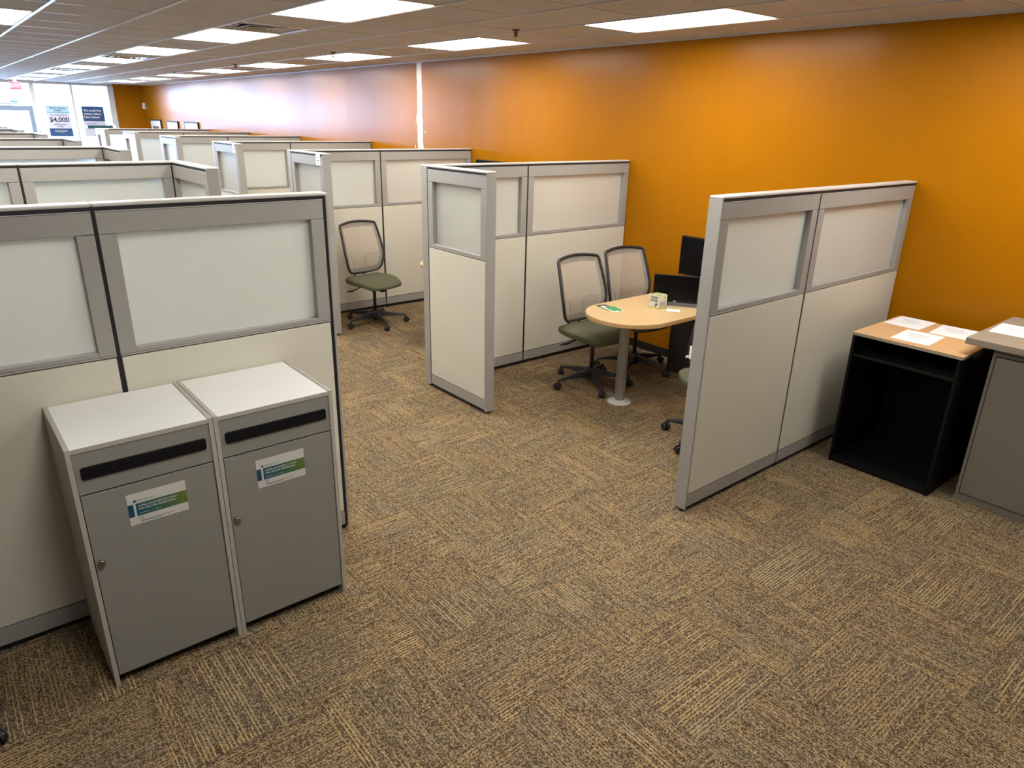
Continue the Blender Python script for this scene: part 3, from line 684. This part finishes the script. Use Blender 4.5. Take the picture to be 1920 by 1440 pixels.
place(copies[3], 'chair at the bottom left photo corner, only one caster in view', -.50, 2.60, R(-60), R(-15))

# ------------------------------------------------------------------ things on the tables and walls of the cubicles
o = thing('desk_monitor', 'small black screen with a grey base strip behind the boxed item on the maple table', 'monitor', (4.378, 3.306, .74), math.atan2(-.261, .177))
sw = .172    # local X runs along the screen, local -Y is its face
MB().box(-sw, sw, -.005, .014, .028, .238).build('bezel', M_bezel, o, bevel=.003)
MB().box(-sw+.006, sw-.006, -.0062, -.005, .046, .233).build('screen', M_screen, o)
MB().box(-sw+.03, sw, -.012, .03, 0, .027).build('base_strip', M_greystrip, o, bevel=.002)
MB().box(-.011, .011, -.0066, -.0055, .0345, .0395).build('badge', M_white, o, bevel=.0004)
MB().box(-.05, .05, .014, .04, .027, .12).build('rear_stand', M_bezel, o)
o = thing('desk_monitor', 'black monitor raised on a stand by the orange wall, above the lower screen', 'monitor', (5.02, 3.50, .74), R(-90))
MB().box(-.28, .28, -.006, .03, .100, .43).build('bezel', M_bezel, o, bevel=.003)
MB().box(-.272, .272, -.0068, -.006, .111, .422).build('screen', M_screen, o)
MB().box(.06, .12, .03, .055, .012, .30).build('stand', M_bezel, o, bevel=.003)
MB().box(-.02, .20, -.06, .10, 0, .012).build('stand_foot', M_bezel, o, bevel=.004)
o = thing('wall_monitor', 'black monitor on the orange wall whose top edge shows over the second divider', 'monitor', (5.02, 6.50, 1.305), R(-90))
MB().box(-.265, .265, -.006, .03, 0, .335).build('bezel', M_bezel, o, bevel=.003)
MB().box(-.257, .257, -.0068, -.006, .012, .327).build('screen', M_screen, o)
MB().box(-.05, .05, .03, .148, .12, .22).build('wall_bracket', M_bezel, o, bevel=.003)
o = thing('product_box', 'small white carton with black bars of print and lime trim on the maple table', 'box', (4.234, 3.353, .74), R(-90))
bw, bh = .048, .104     # local -Y faces the aisle
MB().box(-bw, bw, -bw, bw, 0, bh).build('carton', M_boxwhite, o, bevel=.0015)
mb = MB()
for z, w0, w1 in ((.086, -.034, .035), (.071, -.027, .029), (.056, -.038, .039)): mb.box(w0, w1, -bw-.0006, -bw, z-.0052, z+.0052)
mb.box(.012, .022, -bw-.0006, -bw, .012, .028); mb.box(.018, .036, -bw-.0006, -bw, .026, .042)
for z in (.02, .03, .04, .05): mb.box(bw, bw+.0006, -.035, .03, z-.0018, z+.0018)
mb.build('printed_bars', M_boxdark, o)
mb = MB()
for z, w0, w1 in ((.086, -.028, .029), (.071, -.021, .023), (.056, -.032, .033)):
    for q in range(9): a = w0+(w1-w0)*(q+.15)/9; mb.box(a, a+(w1-w0)/9*.55, -bw-.0009, -bw-.0006, z-.0022, z+.0022)
for z in (.036, .030, .024): mb.box(-.038, .005, -bw-.0006, -bw, z-.0006, z+.0006)
mb.build('light_print', M_boxwhite, o)
MB().box(-bw-.0006, bw+.0006, -bw-.0006, bw+.0006, .001, .007).box(bw, bw+.0006, .012, .034, .07, .098).build('lime_trim', M_limebox, o)
tp = MB().box(-bw+.004, bw-.004, -bw+.004, bw-.004, bh, bh+.0006).build('top_print', M_boxdark, o)
MB().box(-.030, .008, -.036, .010, bh+.0006, bh+.001).box(.02, .04, .0, .04, bh+.0006, bh+.001).build('top_patch', M_limebox, tp)
MB().box(.005, .032, -.02, .012, bh+.001, bh+.0014).build('top_white', M_boxwhite, tp)
o = MB().box(-.046, .046, -.09, .09, 0, .0008).build('leaflet', M_boxdark); o.location = (3.895, 3.565, .74); o.rotation_euler = (0, 0, R(-12)); tag(o, 'dark leaflet with a photo lying at the round end of the maple table', 'leaflet')
MB().box(-.03, .004, -.02, .05, .0008, .0011).build('photo', M_mat, o); MB().box(.006, .03, -.03, .06, .0008, .0011).build('photo', M_photo, o)
o = MB().box(-.05, .05, -.075, .075, 0, .0008).build('leaflet', M_palegreen); o.location = (3.895, 3.495, .7412); o.rotation_euler = (0, 0, R(-14)); tag(o, 'green and pale leaflet lying over the dark one on the maple table', 'leaflet')
MB().box(-.032, .05, -.045, .075, .0008, .0011).build('green_field', M_green, o); MB().box(.014, .03, -.07, -.05, .0008, .0012).build('dark_mark', M_boxdark, o)
o = MB().box(-.05, .05, -.035, .035, 0, .0008).build('paper_slip', M_paper); o.location = (4.255, 3.215, .74); o.rotation_euler = (0, 0, R(-56)); tag(o, 'white paper slip in front of the low screen on the maple table', 'paper')

# ------------------------------------------------------------------ far end: pictures, posters, signs
def picture(label, y0, y1, z1, photo):
    o = thing('framed_picture', label, 'picture', (XW, (y0+y1)/2, z1-.55), R(-90), 'framed pictures on the orange wall'); w_ = (y1-y0)/2; hh = .55; f = .032; dp = .035
    mb = MB(); mb.box(-w_, w_, -dp, -.002, 0, f); mb.box(-w_, w_, -dp, -.002, hh-f, hh); mb.box(-w_, -w_+f, -dp, -.002, f, hh-f); mb.box(w_-f, w_, -dp, -.002, f, hh-f)
    mb.build('frame', M_bezel, o, bevel=.003)
    MB().box(-w_+f, w_-f, -dp+.006, -dp+.012, f, hh-f).build('mat_board', M_mat, o)
    if photo: MB().box(-w_*.62, w_*.62, -dp+.005, -dp+.006, .12, hh-.16).build('print', M_photo, o)
picture('framed dark photograph on the orange wall, closest to the far corner', 20.42, 21.42, 1.89, True)
picture('framed picture coloured pale for window glare on the orange wall, middle of the three', 18.93, 19.86, 1.872, False)  # bare pale mat stands in for glare from the windows
picture('framed picture coloured pale for window glare on the orange wall, right of the other two', 17.37, 18.39, 1.876, False)
o = thing('wall_sensor', 'small white sensor box high in the far orange corner', 'sensor', (XW, 21.87, 2.14), R(-90))
MB().box(-.06, .06, -.045, 0, 0, .15).build('body', M_white, o, bevel=.008); MB().lathe([(.03, .0), (.028, .01), (.01, .02)], 16, (0, 0)).build('lens', M_mat, o).location = (0, -.045, .05); o.children[-1].rotation_euler = (R(90), 0, 0)
def lines(par, items, yy, mt, name='lettering'):
    for txt, sz, x, z, al, bold in items: text_mesh(name, txt, sz, mt, par, (x, yy, z), (R(90), 0, 0), al, bold)
YP = YB+.02
o = thing('window_poster', 'tall poster with large $4,000 lettering hanging in the far window', 'poster', (3.15, YP, 1.44))
MB().box(-.257, .257, 0, .004, 0, .19).build('navy_field', M_navy, o); MB().box(-.257, .257, 0, .004, .19, .565).build('pale_field', M_lavender, o); MB().box(-.257, .257, 0, .004, .565, .735).build('blue_field', M_pale_blue, o)
MB().box(-.257, .257, -.001, 0, .555, .572).build('teal_stripe', M_teal, o)
lines(o, [('Need money', .066, 0, .655, 'CENTER', .001), ('today?', .066, 0, .598, 'CENTER', .001), ('You could get up to', .044, 0, .495, 'CENTER', .001), ('$4,000', .158, 0, .345, 'CENTER', .004), ('within minutes', .044, 0, .270, 'CENTER', .001), ('of filing.', .044, 0, .222, 'CENTER', .001)], -.0008, M_navyink)
lines(o, [('JacksonHewitt', .046, 0, .115, 'CENTER', .001), ('TAX SERVICE', .022, 0, .083, 'CENTER', 0)], -.0008, M_white)
o = thing('window_poster', 'navy-topped poster about finding missed money, in the right-hand far window', 'poster', (3.94, YP, 1.44))
MB().box(-.255, .255, 0, .004, .375, .735).build('navy_field', M_navy, o); MB().box(-.255, .255, 0, .004, 0, .375).build('pale_field', M_lavender, o)
lines(o, [('We could find', .070, -.215, .610, 'LEFT', .0016), ('money others', .070, -.215, .530, 'LEFT', .0016), ('have missed.', .070, -.215, .450, 'LEFT', .0016)], -.0008, M_white)
lines(o, [('Get your FREE', .040, -.2, .300, 'LEFT', .0006)], -.0008, M_navyink)
mb = MB()
for z, a, b in ((.262, -.2, .1), (.232, -.2, .06), (.202, -.2, -.02)): mb.box(a, b, -.001, 0, z-.007, z+.007)
mb.build('small_print', M_navyink, o)
o = thing('exit_sign', 'red exit sign hanging from the ceiling above the glass door', 'exit sign', (2.245, 20.9, 2.488))
MB().box(-.112, .112, -.02, .02, 0, .17).build('body', M_exit, o, bevel=.004); MB().box(-.03, .03, -.02, .02, .17, HC-2.488).build('mount', M_white, o)
text_mesh('lettering', 'EXIT', .105, M_exitlet, o, (0, -.0206, .05), (R(90), 0, 0), 'CENTER', .002)
o = MB().box(-.085, .085, -.012, .0, 0, .045).build('transom_plate', M_teal); o.location = (2.26, YB+.028, 2.215); tag(o, 'small teal plate on the glass above the far door', 'plate')
o = thing('display_stand', 'stand with a thin dark teal top, behind the farthest orange-side divider', 'stand', (3.52, 19.0, 0))
MB().box(-.30, .20, -.15, .15, 1.70, 1.765).build('top', M_tealboard, o, bevel=.004); MB().box(.201, .27, -.15, .15, 1.69, 1.775).build('end_cap', M_white, o, bevel=.004)
MB().box(.05, .11, -.03, .03, .02, 1.70).build('post', M_bezel, o); MB().box(-.17, .33, -.2, .2, 0, .02).build('foot', M_bezel, o, bevel=.004)
